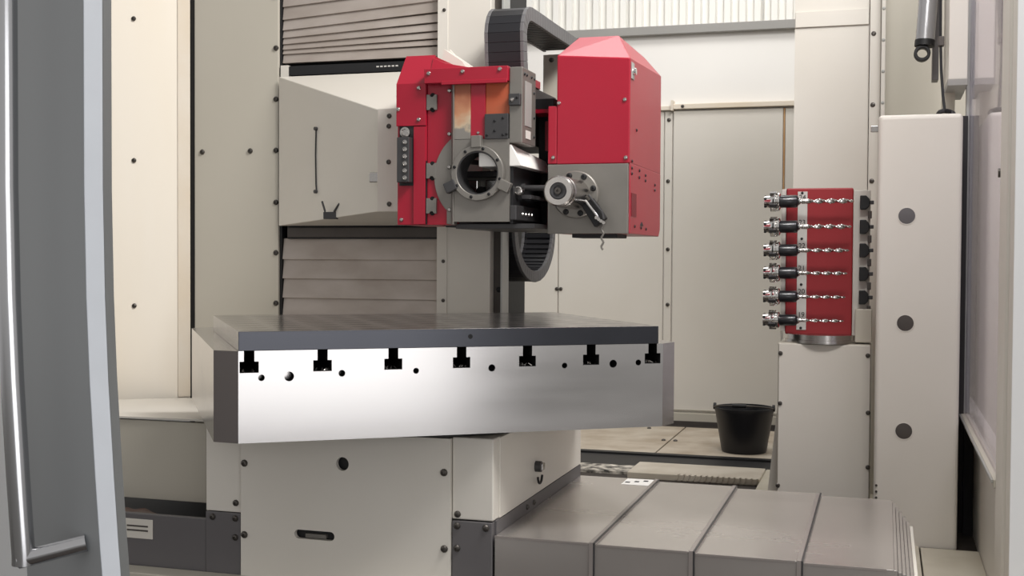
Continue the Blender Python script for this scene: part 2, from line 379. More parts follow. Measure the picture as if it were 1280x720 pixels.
a0, a1, a2, a3 = camxy(11, 2.165), camxy(105, 1.95), camxy(129, 1.975), camxy(140, 2.03)
def away(p, k): return (p[0]*k, p[1]*k)
d1 = struct(sweep([a0, a1, away(a1, 1.01), away(a0, 1.012)]).build('door_1', 'door_grey', None, 0, True), 'grey machine door leaf in the left foreground with steel pull bar', 'door')
sweep([a1, a2, away(a2, 1.012), away(a1, 1.012)]).build('door_edge', 'door_edge', d1, .0015, True)
sweep([a2, a3, away(a3, 1.004), away(a2, 1.012)]).build('edge_seal', 'door_seal', d1, 0, True)
w0, w1 = camxy(-90, 2.75), camxy(12, 2.17)
sweep([w0, w1, away(w1, 1.012), away(w0, 1.012)]).build('bright_hall_panel', 'outside_white', d1, 0, True)  # white panel added to stand for the bright hall past the door
hb = camxy(8.5, 1.965); foot = camxy(90, 1.985)
path = [(hb[0]+lean(z)*.955, hb[1]+lean(z)*.29, z) for z in (2.2, 1.6, 1.26, 1.17, 1.08, 1.0, .945, .87, .79, .73, .69, .660)]
e = path[-1]; ft = (foot[0]+.022, foot[1]+.006, .676)
hd = MB().tube(path+[(e[0], e[1], .644)], .0182, 20).build('pull_handle', 'stainless', d1, 0, True)
MB().tube([(e[0]-.006, e[1]-.006, .652), ft], .0145, 20).build('handle_foot', 'stainless', hd, 0, True)

# ================================================================== MACHINE BED, COVERS, SADDLE
YB = 3.38
bed = thing('machine_bed', (-1.4, YB, -.02), 'dark grey machine bed base along the front under the saddle', 'machine bed')
box('front_apron', 'bed_grey', bed, -2.9, -2.052, YB, YB+.02, .0, .312, .002)
box('front_apron', 'bed_grey', bed, -2.050, -1.925, YB-.004, YB+.02, .0, .338, .002)
box('front_apron', 'bed_grey', bed, -1.219, -1.094, YB-.004, YB+.02, .0, .366, .002)
box('bed_core', 'black', bed, -2.19, -1.10, YB+.36, 4.40, -.02, .29)
box('foot_rail', 'cream_grey', bed, -2.9, -1.2, YB-.09, YB-.006, -.02, .146, .004)
box('side_flange', 'bed_grey', bed, -1.096, -1.088, YB+.02, 4.44, .29, .368)
np_ = box('name_plate', 'cream', bed, -2.36, -2.245, YB-.003, YB, .232, .295, .001)
box('plate_line', 'bar_grey', np_, -2.34, -2.262, YB-.0045, YB-.003, .270, .275)
box('plate_line', 'bar_grey', np_, -2.34, -2.262, YB-.0045, YB-.003, .256, .261)
for x, z in ((-1.944, .322), (-2.025, .322), (-1.944, .262), (-1.203, .351), (-1.113, .350), (-1.203, .284)): screw(bed, x, YB-.004, z, .0105)
for y, z in ((3.72, .347), (3.80, .40)): screw(bed, -1.088, y, .347, .009, '+x')

cov = thing('way_cover', (-.5, YB, -.02), 'telescopic brushed steel way cover stepping down to the right of the saddle', 'way cover')
segs = [(-1.087, -.785, .328), (-.785, -.499, .324), (-.499, -.203, .319), (-.203, .036, .314)]
for i, (x0, x1, z) in enumerate(segs):
    y0 = YB+i*.006; y1 = 4.43-i*.012
    sg = MB().prism([(y0, -.01), (y0, z), (y1, z), (y1, -.01), (y1-.01, -.01), (y1-.01, z-.008), (y0+.008, z-.008), (y0+.008, -.01)], 'x', x0 if i == 0 else x0-.05, x1).build('cover_segment', 'cover_steel', cov, .0012)
    if i < 3:
        MB().prism([(y0-.003, -.01), (y0-.003, z+.0025), (y1, z+.0025), (y1, z-.0005), (y0+.001, z-.0005), (y0+.001, -.01)], 'x', x1-.004, x1+.001).build('wiper_lip', 'iron_dark', sg)
        MB().prism([(y0-.004, -.01), (y0-.004, z+.003), (y1, z+.003), (y1, z-.0005), (y0+.001, z-.0005), (y0+.001, -.01)], 'x', x1-.016, x1-.0045).build('wiper_edge', 'cover_edge', sg)
    MB().prism([(x0 if i == 0 else x0+.002, z-.0045), (x1-.02, z-.0045), (x1-.02, z+.0008), (x0 if i == 0 else x0+.002, z+.0008)], 'y', y0-.0012, y0+.004).build('folded_edge', 'cover_edge', sg)
for k in range(6):
    x0 = .036+k*.0105; z = .312-k*.004; y1 = 4.36-k*.055
    MB().prism([(YB+.02, -.01), (YB+.02, z), (y1, z), (y1, -.01)], 'x', x0, x0+.0095).build('cover_fold', 'cover_steel' if k < 5 else 'cream', cov, .001)
lab = box('paper_label', 'paper', None, -.902, -.80, 4.30, 4.418, .3285, .3297)
tag(lab, 'small white printed paper label stuck on the steel way cover', 'label')
for k in range(3): box('print', 'ink', lab, -.895+k*.03, -.878+k*.03, 4.33+k*.02, 4.352+k*.02, .3297, .330)

sad = thing('table_saddle', (-1.6, 3.9, 0), 'cream table saddle with screwed front panel carrying the steel table', 'saddle')
box('saddle_body', 'cream', sad, -2.06, -1.094, YB+.06, 4.44, .30, .612, .004)
fp = box('front_panel', 'cream', sad, -1.92, -1.222, YB-.012, YB+.004, .0, .61, 0)
c = MB().cyl((-1.572, 3.2, .516), (-1.572, 3.5, .516), .021, 24); cut(fp, c)
c = MB().prism([(-1.720+.014*math.cos(t), .2905+.014*math.sin(t)) for t in [PI/2+PI*i/8 for i in range(9)]]+[(-1.612+.014*math.cos(t), .2905+.014*math.sin(t)) for t in [-PI/2+PI*i/8 for i in range(9)]], 'y', 3.2, 3.5); cut(fp, c)
box('cavity', 'black', sad, -1.9, -1.24, YB+.012, YB+.03, .1, .6)
box('slot_grip', 'grey_iron', sad, -1.70, -1.63, YB-.004, YB+.011, .28, .292)
for x, z in ((-1.907, .500), (-1.907, .275), (-1.242, .509), (-1.240, .281)): screw(sad, x, YB-.012, z, .0115)
box('corner_guard', 'cream', sad, -1.221, -1.092, YB, YB+.06, .370, .614, .004)
box('corner_guard', 'cream', sad, -2.051, -1.922, YB, YB+.06, .340, .612, .003)
box('side_guard', 'cream', sad, -1.0935, -1.088, YB+.055, 4.44, .370, .612, .002)
for x, z in ((-1.944, .370), (-1.203, .385)): screw(sad, x, YB, z, .0105)
lt = MB().cyl((-1.088, 3.82, .462), (-1.068, 3.82, .462), .018, 14).build('latch', 'iron_dark', sad, 0, True)
MB().tube([(-1.07, 3.81+.026*math.sin(t), .437-.028*math.cos(t)) for t in [PI*.9*k/8-PI*.45 for k in range(9)]], .004, 8).build('latch_ring', 'black', lt, 0, True)
box('latch_plate', 'steel', lt, -1.072, -1.064, 3.82, 3.852, .448, .472, .003)
# chip chute left of the saddle
ch = thing('chip_chute', (-2.5, 4.0, -.02), 'cream sheet metal chip chute box in the left corner beside the saddle', 'chute')
box('chute_front', 'cream_grey', ch, -3.2, -2.244, 3.70, 3.72, .288, .566, .002)
MB().hexa([(-3.6, 3.69, .566), (-2.2, 3.69, .574), (-2.3, 4.86, .49), (-3.06, 4.86, .49)],
          [(-3.6, 3.69, .572), (-2.2, 3.69, .580), (-2.3, 4.86, .496), (-3.06, 4.86, .496)]).build('chute_top', 'cream', ch)
box('chute_side', 'cream_grey', ch, -2.243, -2.205, 3.70, 4.6, .26, .572, .002)
MB().tube([(-2.95, 4.84, .5), (-2.6, 4.3, .545), (-2.262, 3.72, .585)], .006, 6).build('seam_seal', 'bar_grey', ch)
box('chute_base', 'black', ch, -3.2, -2.21, 3.75, 4.8, -.02, .2)
rag = MB()
for i in range(9):
    for j in range(6): rag.bm.verts.new((-2.52+i*.035, 3.44+j*.04, .225+random.uniform(0, .03)+.006*(5-i if i < 5 else 0)))
rag.bm.verts.ensure_lookup_table()
for i in range(8):
    for j in range(5): rag.bm.faces.new([rag.bm.verts[k] for k in (i*6+j, i*6+6+j, i*6+7+j, i*6+j+1)])
rg = rag.build('rag', 'rag', None, 0, True); s_ = rg.modifiers.new('solid', 'SOLIDIFY'); s_.thickness = .008; rg.modifiers.new('sub', 'SUBSURF').levels = 1
tag(rg, 'crumpled stained rag lying in the dark opening of the bed', 'rag')
box('cavity_floor', 'black', bed, -2.9, -1.93, YB+.02, 3.69, .0, .22)

# ================================================================== ROTARY TABLE (turned 35 degrees)
ANG = math.radians(35.0)
tb = thing('rotary_table', (-1.674, 2.923, .638), 'thick machined steel rotary table with T slots, turned at an angle', 'machine table', rz=ANG)
W, DEP, HB, CH = 1.263, 1.15, .252, .062
slots = [.029+.2*i for i in range(7)]
prof = [(-CH, 0), (W+CH, 0), (W+CH, HB)]
for x in reversed(slots):
    prof += [(x+.0142, HB), (x+.0142, HB-.029), (x+.0258, HB-.029), (x+.0258, HB-.060), (x-.0258, HB-.060), (x-.0258, HB-.029), (x-.0142, HB-.029), (x-.0142, HB)]
prof.append((-CH, HB))
b = MB().prism(prof, 'y', 0, DEP)
bk = b.build('table_block', 'machined', tb, 0, world=False)
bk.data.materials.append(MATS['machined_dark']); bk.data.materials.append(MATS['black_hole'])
c = MB()
for x, y, s1, s2 in ((-CH, 0, 1, 1), (W+CH, 0, -1, 1), (-CH, DEP, 1, -1), (W+CH, DEP, -1, -1)):
    q = [(x-s1*.01, y-s2*.01), (x+s1*CH+s1*.01*0, y-s2*.01), (x+s1*CH, y), (x, y+s2*.05), (x-s1*.01, y+s2*.05)]
    c.prism(q, 'z', -.1, HB+.1)
for x, z, r in ((.062, .178, .009), (.137, .180, .0135), (.283, .185, .0095), (.495, .187, .0085), (.72, .190, .0105), (.945, .192, .0085), (1.10, .194, .012), (1.182, .196, .009)):
    c.cyl((x, -.05, z), (x, .06, z), r, 16)
bmesh.ops.recalc_face_normals(c.bm, faces=c.bm.faces)
def cut_local(o, cutter):
    me = bpy.data.meshes.new('cutter'); cutter.bm.to_mesh(me); cutter.bm.free()
    k = bpy.data.objects.new('cutter', me); COL.objects.link(k); k.parent = o.parent
    md = o.modifiers.new('cut', 'BOOLEAN'); md.operation = 'DIFFERENCE'; md.solver = 'EXACT'; md.object = k
    dg = bpy.context.evaluated_depsgraph_get(); dg.update()
    res = bpy.data.meshes.new_from_object(o.evaluated_get(dg)); o.modifiers.clear(); o.data = res
    bpy.data.objects.remove(k); bpy.data.meshes.remove(me)
cut_local(bk, c)
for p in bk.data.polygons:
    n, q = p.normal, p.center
    if abs(n.x) > .3 and n.y < -.3 and q.x < 0: p.material_index = 1            # left chamfer in a darker tone
    elif HB-.0605 < q.z < HB-.001 and (abs(n.z) > .5 or abs(n.x) > .5) and 0 < q.x < W: p.material_index = 2   # slot walls in near black
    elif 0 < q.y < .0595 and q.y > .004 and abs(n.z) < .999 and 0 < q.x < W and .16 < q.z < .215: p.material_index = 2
cyl_ = MB().cyl((.63, .575, -.022), (.63, .575, 0), .46, 48).build('turntable', 'black', tb, 0, True, world=False)
for x in slots:   # chips caught in the slots
    k = MB()
    for i in range(5): 
        a = x+random.uniform(-.02, .02); k.cyl((a, .012, HB-.058), (a+random.uniform(-.012, .012), .02, HB-.052), .0022, 5)
    tag(k.build('metal_chips', 'steel', tb, 0, world=False), kind='stuff')

fxp = thing('fixture_plate', (-1.674, 2.923, .8902), 'dark steel fixture plate with drilled hole grid lying on the table', 'plate', rz=ANG)
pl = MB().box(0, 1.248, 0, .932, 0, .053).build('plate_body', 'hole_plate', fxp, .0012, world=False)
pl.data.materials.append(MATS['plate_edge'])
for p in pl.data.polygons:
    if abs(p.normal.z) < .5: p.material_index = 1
screw_ = MB().lathe((.655, .0005, .030), (.655, -1, .030), [(0, .007), (.0008, .007)], 14).build('tapped_hole', 'black_hole', fxp, 0, world=False)

# ================================================================== COLUMN
YC = 4.9
colm = thing('machine_column', (-2.3, 5.2, -.02), 'tall cream machine column with steel slat way covers behind the table', 'machine column')
box('column_guard', 'cream_grey', colm, -3.032, -2.604, YC, YC+.03, .30, 3.1, .003)
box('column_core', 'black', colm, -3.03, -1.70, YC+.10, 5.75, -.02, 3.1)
box('guard_seam', 'black', colm, -2.603, -2.592, YC+.012, YC+.10, .3, 3.1)
for z in (2.308, 2.079, 1.851, 1.622, 1.389, 1.163, .936, .71): screw(colm, -2.616, YC, z, .0125)
for x in (-2.991, -2.745): screw(colm, x, YC, 1.622, .0125)
pp = box('column_post', 'cream', colm, -1.835, -1.597, YC-.02, YC+.06, -.02, 3.1, .003)
box('post_edge', 'cream', pp, -1.836, -1.79, YC-.024, YC-.019, .3, 3.1, .001)
for z in (2.2, 1.9, 1.13, .962): screw(pp, -1.806, YC-.024, z, .008)
box('post_return', 'bar_grey', colm, -1.596, -1.556, YC+.03, YC+.09, -.02, 3.1)
box('edge_strip', 'plate_label', colm, -1.556, -1.548, YC-.0, YC+.09, -.02, 3.1)
screw(colm, -1.572, YC+.03, 1.01, .012, m='black')
box('rear_body', 'cream_grey', colm, -2.0, -1.745, 5.78, 5.83, -.02, 3.1)
# slats
def slat(x0, x1, z0, z1, tilt=0., yb=YC+.012, t=.02):
    # each slat leans: its lower edge stands proud of the one below
    d = tilt*(x1-x0)
    MB().hexa([(x0, yb, z0), (x1, yb, z0+d), (x1, yb+.035, z0+d), (x0, yb+.035, z0)],
              [(x0, yb+t, z1), (x1, yb+t, z1+d), (x1, yb+.035, z1+d), (x0, yb+.035, z1)]).build('slat', 'slat', colm, .0015)
zz = [2.012, 2.052, 2.072, 2.096, 2.124, 2.158, 2.205, 2.262, 2.322, 2.384, 2.446, 2.51]
for i, (a, b_) in enumerate(zip(zz, zz[1:])):
    slat(-2.59, -1.842, a, b_+.004, tilt=min(.062, .012*i), t=.010)
for a, b_ in ((1.134, 1.228), (1.048, 1.138), (.961, 1.052), (.875, .965), (.789, .879), (.70, .793)):
    slat(-2.59, -1.842, a, b_, t=.014)
box('slat_bar', 'bar_grey', colm, -2.556, -1.842, YC-.006, YC+.03, 1.233, 1.276, .002)
box('slat_bar', 'black', colm, -2.565, -1.842, YC+.012, YC+.04, 1.226, 1.284)
box('slat_bar', 'black', colm, -2.553, -1.842, YC+.004, YC+.03, 1.955, 1.996)
for i in range(6): box('bar_mark', 'strip_white', colm, -2.13+i*.018, -2.119+i*.018, YC+.002, YC+.004, 1.974, 1.980)
box('bar_end', 'cream', colm, -2.593, -2.556, YC+.0, YC+.03, 1.90, 2.0)

# ================================================================== HEADSTOCK
YH = 4.15
hs = thing('headstock', (-1.5, 4.6, 1.255), 'red and grey headstock with ring opening and cream hopper shroud, on the column', 'headstock')
# hopper shroud
sB = [(-2.592, 4.88, 1.283), (-1.84, 4.88, 1.283), (-1.84, 4.88, 1.947), (-2.592, 4.88, 1.947)]
sF = [(-1.914, 4.45, 1.329), (-1.60, 4.45, 1.329), (-1.60, 4.45, 1.727), (-1.914, 4.45, 1.727)]
sh = MB().hexa(sB, sF).build('shroud', 'cream', hs, .003)
box('shroud_flange', 'cream', hs, -1.914, -1.66, 4.415, 4.452, 1.325, 1.73, .003)
for x, z in ((-1.863, 1.70), (-1.865, 1.66), (-1.865, 1.52), (-1.862, 1.355)): screw(hs, x, 4.415, z, .010)
def onsh(s, t, o=.003):   # point on the slanted left-front face of the shroud
    a = Vector(sB[0]).lerp(Vector(sB[3]), t); b2 = Vector(sF[0]).lerp(Vector(sF[3]), t)
    p = a.lerp(b2, s); n = Vector((-.43, -.68, 0)).normalized()
    return p+n*o
MB().tube([onsh(.40, .70), onsh(.395, .5), onsh(.40, .28), onsh(.405, .22)], .0032, 6).build('pull_cord', 'black', sh)
for t in (.70, .22): MB().cyl(onsh(.402, t, -.002), onsh(.402, t, .012), .008, 10).build('cord_knot', 'iron_dark', sh)
k = MB(); q = onsh(.985, .33, .0); k.box(q.x-.028, q.x+.03, q.y-.035, q.y-.012, q.z-.02, q.z+.02); k.build('clip', 'steel', sh, .004)
k = MB(); q = onsh(.55, .05, .0)
k.box(q.x-.03, q.x+.03, q.y-.02, q.y+.005, q.z-.03, q.z+.0); k.cyl((q.x-.02, q.y-.02, q.z), (q.x-.03, q.y-.03, q.z+.045), .005, 6); k.cyl((q.x+.02, q.y-.02, q.z), (q.x+.05, q.y-.03, q.z+.035), .005, 6)
k.build('clip', 'iron_dark', sh, .003)
# body round the through bore
box('body', 'iron_dark', hs, -1.60, -1.29, 4.34, 4.80, 1.575, 1.80, .003)
box('body', 'dark_red', hs, -1.70, -1.605, 4.28, 4.80, 1.275, 1.80, .003)
box('body', 'iron_dark', hs, -1.60, -1.29, 4.34, 4.80, 1.262, 1.335, .003)
box('base_plate', 'iron_dark', hs, -1.50, -1.20, 4.18, 4.80, 1.252, 1.270, .002)
# red cheek with chamfered top
MB().prism([(YH+.01, 1.266), (YH+.01, 1.782), (YH+.10, 1.895), (YH+.30, 1.895), (YH+.30, 1.266)], 'x', -1.722, -1.607).build('cheek', 'red', hs, .002)
cp = MB().prism([(YH-.002, 1.628), (YH-.002, 1.782), (YH+.094, 1.900), (YH+.105, 1.895), (YH+.01, 1.779), (YH+.01, 1.628)], 'x', -1.723, -1.607).build('cheek_cover', 'red', hs, .0015)
for x, z in ((-1.634, 1.765), (-1.634, 1.65), (-1.715, 1.69)): screw(cp, x, YH-.002, z, .008, m='steel')
for x, z in ((-1.632, 1.535), (-1.632, 1.285), (-1.705, 1.285)): screw(hs, x, YH+.01, z, .008, m='steel')
box('side_plate', 'red', hs, -1.655, -1.609, YH+.0, YH+.012, 1.268, 1.625, .001)
mf = box('manifold', 'iron_dark', hs, -1.709, -1.660, YH-.03, YH+.012, 1.42, 1.585, .003)
box('manifold_pocket', 'black', hs, -1.712, -1.655, YH+.004, YH+.012, 1.41, 1.628)
MB().lathe((-1.684, YH+.006, 1.604), (-1.684, 4, 1.604), [(0, .019), (.02, .019), (.022, .012), (.016, .011), (.016, .005)], 20).build('port', 'steel', mf, 0, True)
for i in range(6): MB().lathe((-1.676, YH-.03, 1.566-i*.026), (-1.676, 4, 1.566-i*.026), [(0, .0085), (.004, .0085), (.005, .006), (.002, .005)], 14).build('port', 'steel', mf, 0, True)
# main red face, grey boss, clamps
box('main_face', 'red', hs, -1.605, -1.497, YH+.012, YH+.06, 1.266, 1.80, .001)
arc = [(-1.397+.178*math.cos(t), 1.44+.178*math.sin(t)) for t in [math.radians(a) for a in range(131, 227, 6)]]
MB().prism([(-1.497, 1.585)]+arc+[(-1.497, 1.30)], 'y', YH+.002, YH+.02).build('boss', 'grey_iron', hs, .002)
box('boss_foot', 'grey_iron', hs, -1.526, -1.497, YH+.003, YH+.02, 1.268, 1.335, .002)
for z in (1.712, 1.463, 1.335):
    MB().prism([(-1.605, z-.028), (-1.594, z-.028), (-1.588, z-.020), (-1.58, z-.020), (-1.574, z-.028), (-1.566, z-.028), (-1.566, z+.028), (-1.574, z+.028), (-1.58, z+.020), (-1.588, z+.020), (-1.594, z+.028), (-1.605, z+.028)], 'y', YH+.0, YH+.018).build('clamp', 'grey_iron', hs, .001)
    for s in (-1, 1): cyl('clamp_hole', 'black_hole', hs, (-1.584, YH+.008, z+s*.026), (-1.584, YH+.0135, z+s*.026), .009, 12)
box('seam', 'black', hs, -1.6075, -1.6045, YH+.004, YH+.013, 1.268, 1.50)
for x, z in ((-1.516, 1.752), (-1.516, 1.595), (-1.516, 1.475), (-1.514, 1.32)): screw(hs, x, YH+.002, z, .008, m='steel')
MB().prism([(-1.507, YH+.02), (-1.507, YH-.002), (-1.495, YH-.02), (-1.491, YH-.02), (-1.491, YH+.02)], 'z', 1.266, 1.775).build('edge_bar', 'grey_iron', hs, .001)
# grey front block with the through bore
BC = (-1.397, 1.450)
fb = MB().plate_hole(-1.491, -1.283, 1.276, 1.572, BC, .077, YH-.015, YH+.07).build('front_block', 'grey_iron', hs, .0015, True)
MB().box(-1.491, -1.430, YH-.015, YH+.15, 1.573, 1.775).build('worn_pad', 'worn_primer', hs, .001)
box('red_pad', 'red', hs, -1.4295, -1.375, YH-.012, YH+.15, 1.573, 1.775, .001)
box('primer_pad', 'orange_primer', hs, -1.3745, -1.286, YH-.006, YH+.15, 1.573, 1.775, .001)
dp = box('bolt_plate', 'iron_dark', hs, -1.374, -1.286, YH-.022, YH-.004, 1.571, 1.661, .002)
for x, z in ((-1.336, 1.635), (-1.305, 1.645), (-1.336, 1.60), (-1.365, 1.585), (-1.305, 1.585), (-1.291, 1.588)): screw(dp, x, YH-.022, z, .005, m='black')
for x, z in ((-1.401, 1.595), (-1.408, 1.575)): screw(hs, x, YH-.012, z, .006, m='steel')
rg2 = MB().ring(BC, .078, .099, YH-.035, YH-.014, 48).build('bore_ring', 'grey_iron', hs, .002, True)
for i in range(8):
    t = math.radians(22.5+45*i+8); screw(rg2, BC[0]+.0885*math.cos(t), YH-.035, BC[1]+.0885*math.sin(t), .006, m='black')
MB().ring(BC, .0735, .078, YH-.030, YH+.07, 48).build('bore_lining', 'iron_dark', hs, 0, True)
for a in (205, 335, 92):
    t = math.radians(a); cx, cz = BC[0]+.112*math.cos(t), BC[1]+.112*math.sin(t); ux, uz = math.cos(t), math.sin(t); vx, vz = -uz, ux
    P = [(cx+ux*i*.022+vx*j*.019, cz+uz*i*.022+vz*j*.019) for i, j in ((-1, -1), (1, -1), (1, 1), (-1, 1))]
    MB().prism(P, 'y', YH-.04, YH-.012).build('ring_lug', 'iron_dark' if a == 205 else 'grey_iron', rg2, .003)
# tool-changer works seen through the bore
wk = box('inner_block', 'grey_iron', hs, -1.57, -1.36, 4.40, 4.44, 1.37, 1.455, .003)
for x in (-1.50, -1.425): box('inner_post', 'machined', wk, x-.022, x+.022, 4.36, 4.40, 1.375, 1.44, .003)
box('inner_bar', 'iron_dark', wk, -1.58, -1.34, 4.37, 4.42, 1.452, 1.475, .002)
cyl('inner_pin', 'black', wk, (-1.463, 4.35, 1.40), (-1.463, 4.40, 1.40), .016, 16)
MB().hexa([(-1.60, 4.36, 1.515), (-1.34, 4.36, 1.478), (-1.34, 4.40, 1.478), (-1.60, 4.40, 1.515)], [(-1.60, 4.36, 1.532), (-1.34, 4.36, 1.498), (-1.34, 4.40, 1.498), (-1.60, 4.40, 1.532)]).build('inner_bar', 'machined_dark', wk)
# red top bar and lid
tbx = box('top_bar', 'red', hs, -1.603, -1.286, YH-.03, YH+.02, 1.776, 1.829, .002)
box('bar_lip', 'red', tbx, -1.535, -1.286, YH-.036, YH-.03, 1.768, 1.782, .002)
for x, z in ((-1.585, 1.812), (-1.455, 1.814), (-1.315, 1.817)): screw(tbx, x, YH-.03, z, .008, m='steel')
MB().raw([(-1.606, YH+.02, 1.80), (-1.606, YH+.07, 1.885), (-1.55, YH+.05, 1.86), (-1.45, YH+.03, 1.838), (-1.286, YH+.03, 1.83), (-1.286, YH+.02, 1.80),
          (-1.606, YH+.4, 1.80), (-1.606, YH+.4, 1.885), (-1.55, YH+.4, 1.86), (-1.45, YH+.4, 1.838), (-1.286, YH+.4, 1.83), (-1.286, YH+.4, 1.80)],
         [(0, 1, 2, 3, 4, 5), (11, 10, 9, 8, 7, 6), (0, 6, 7, 1), (1, 7, 8, 2), (2, 8, 9, 3), (3, 9, 10, 4), (4, 10, 11, 5), (5, 11, 6, 0)]).build('lid', 'red', hs, .002)
MB().hexa([(-1.66, 4.50, 1.88), (-1.555, 4.50, 1.87), (-1.555, 4.52, 1.87), (-1.66, 4.52, 1.88)], [(-1.66, 4.50, 1.905), (-1.645, 4.50, 1.965), (-1.645, 4.52, 1.965), (-1.66, 4.52, 1.905)]).build('cable_tray', 'cream', hs)
MB().hexa([(-1.655, 4.44, 1.885), (-1.545, 4.44, 1.865), (-1.545, 4.56, 1.865), (-1.655, 4.56, 1.885)], [(-1.645, 4.44, 1.955), (-1.57, 4.44, 1.905), (-1.57, 4.56, 1.905), (-1.645, 4.56, 1.955)]).build('cable_tray', 'cream', hs)
# grey pillar with rating plates on its right flank
pi_ = box('pillar', 'grey_iron', hs, -1.285, -1.236, YH-.012, YH+.16, 1.556, 1.826, .003)
box('pillar_block', 'iron_dark', pi_, -1.284, -1.240, YH-.026, YH-.01, 1.688, 1.730, .003)
screw(pi_, -1.270, YH-.026, 1.708, .008, m='steel'); screw(pi_, -1.252, YH-.026, 1.715, .005, m='black')
box('rating_plate', 'plate_label', pi_, -1.236, -1.234, YH+.02, YH+.10, 1.62, 1.78, .0005)
box('rating_plate', 'strip_white', pi_, -1.236, -1.234, YH+.03, YH+.09, 1.575, 1.605, .0005)
for y in (4.16, 4.19, 4.25, 4.29): screw(pi_, -1.236, y, 1.803, .006, '+x', 'black')
for z in (1.75, 1.66, 1.59): screw(pi_, -1.236, 4.285, z, .006, '+x', 'black')
# cream slide cover, dark slot and lower block on the right flank
MB().hexa([(-1.40, 4.142, 1.474), (-1.236, 4.142, 1.474), (-1.278, 4.142, 1.552), (-1.40, 4.142, 1.552)], [(-1.40, 4.62, 1.474), (-1.236, 4.62, 1.474), (-1.25, 4.62, 1.512), (-1.40, 4.62, 1.512)]).build('slide_cover', 'white_wall', hs, .003)
box('slide_recess', 'black', hs, -1.283, -1.272, 4.15, 4.70, 1.27, 1.474)
sft = MB().lathe((-1.272, 4.26, 1.402), (-1.0, 4.26, 1.402), [(0, .017), (.012, .017), (.013, .011), (.10, .011)], 18).build('drive_shaft', 'iron_dark', hs, 0, True)
MB().lathe((-1.262, 4.20, 1.388), (-1.262, 3, 1.388), [(0, .016), (.025, .016), (.027, .012), (.020, .010), (.02, .005)], 18).build('stop_ring', 'steel', hs, 0, True)
lb = box('lower_block', 'iron_dark', hs, -1.283, -1.258, YH-.005, 4.46, 1.282, 1.335, .003)
for y in (4.22, 4.26, 4.30, 4.34): screw(lb, -1.258, y, 1.305, .007, '+x', 'steel')
box('guide_rail', 'iron_dark', hs, -1.262, -1.225, 4.22, 4.60, 1.36, 1.375, .002)
box('bracket', 'black', hs, -1.285, -1.19, 4.40, 4.80, 1.705, 1.745, .002)
box('bracket', 'red', hs, -1.285, -1.195, 4.39, 4.80, 1.690, 1.704, .001)
box('link_body', 'black', hs, -1.283, -1.20, 4.52, 4.80, 1.28, 1.70)
for x0, x1, z0, z1 in ((-1.225, -1.205, 1.55, 1.66), (-1.215, -1.195, 1.26, 1.34)): box('red_bracket', 'dark_red', hs, x0, x1, 4.40, 4.48, z0, z1, .002)
box('rear_cover', 'cream_grey', hs, -1.52, -1.14, 5.42, 5.56, 1.62, 2.085, .003)
screw(hs, -1.48, 5.42, 2.06, .012)

# ================================================================== SPINDLE HEAD (right red box)
YS = 4.3
sp = thing('spindle_head', (-1.03, 4.6, 1.23), 'glossy red spindle head with pitched cover and steel spindle nose', 'spindle head')
x0, x1, y1 = -1.153, -.881, 4.93
zt, zr = 1.878, 1.985
vs = [(x0, YS, 1.49), (x1, YS, 1.49), (x1, y1, 1.49), (x0, y1, 1.49), (x0, YS, zt+.008), (x1, YS, zt-.012), (x1, y1, zt+.012), (x0, y1, zt+.012),
      (-1.122, YS+.2, zr), (-.966, YS+.2, zr), (-.945, y1-.04, zr-.02), (-1.122, y1-.04, zr)]
MB().raw(vs, [(0, 3, 2, 1), (0, 1, 5, 4), (1, 2, 6, 5), (2, 3, 7, 6), (3, 0, 4, 7), (4, 5, 9, 8), (5, 6, 10, 9), (6, 7, 11, 10), (7, 4, 8, 11), (8, 9, 10, 11)]).build('hood', 'red', sp, .004)
box('left_step', 'red', sp, -1.186, x0, YS+.001, 4.8, 1.492, 1.703, .003)
fp2 = box('face_plate', 'grey_iron', sp, -1.184, x1-.004, YS-.006, YS+.02, 1.236, 1.489, .002)
MB().prism([(YS+.016, 1.236), (YS+.016, 1.492), (y1, 1.492), (y1, 1.262), (y1-.03, 1.236)], 'x', -1.15, x1).build('side_housing', 'red', sp, .003)
for x, z in ((-1.145, 1.713), (-.90, 1.718), (-1.165, 1.515), (-.895, 1.51)): screw(sp, x, YS, z, .008, m='steel')
lk = box('lock', 'plate_label', sp, x1, x1+.004, 4.315, 4.36, 1.795, 1.855, .001); cyl('lock_core', 'chrome', lk, (x1+.003, 4.337, 1.823), (x1+.015, 4.337, 1.823), .013, 16)
for y, z in ((4.34, 1.50), (4.34, 1.475), (4.34, 1.455), (4.48, 1.475), (4.48, 1.45), (4.60, 1.465), (4.60, 1.445), (4.80, 1.44), (4.80, 1.42), (4.40, 1.265), (4.52, 1.262), (4.62, 1.26), (4.42, 1.62)): screw(sp, x1, y, z, .006, '+x', 'black')
box('vent_slot', 'dark_red', sp, x1-.001, x1+.002, 4.335, 4.425, 1.30, 1.385)
MB().prism([(4.50, 1.27), (4.56, 1.27), (4.53, 1.285)], 'x', x1, x1+.003).build('arrow_mark', 'black', sp)
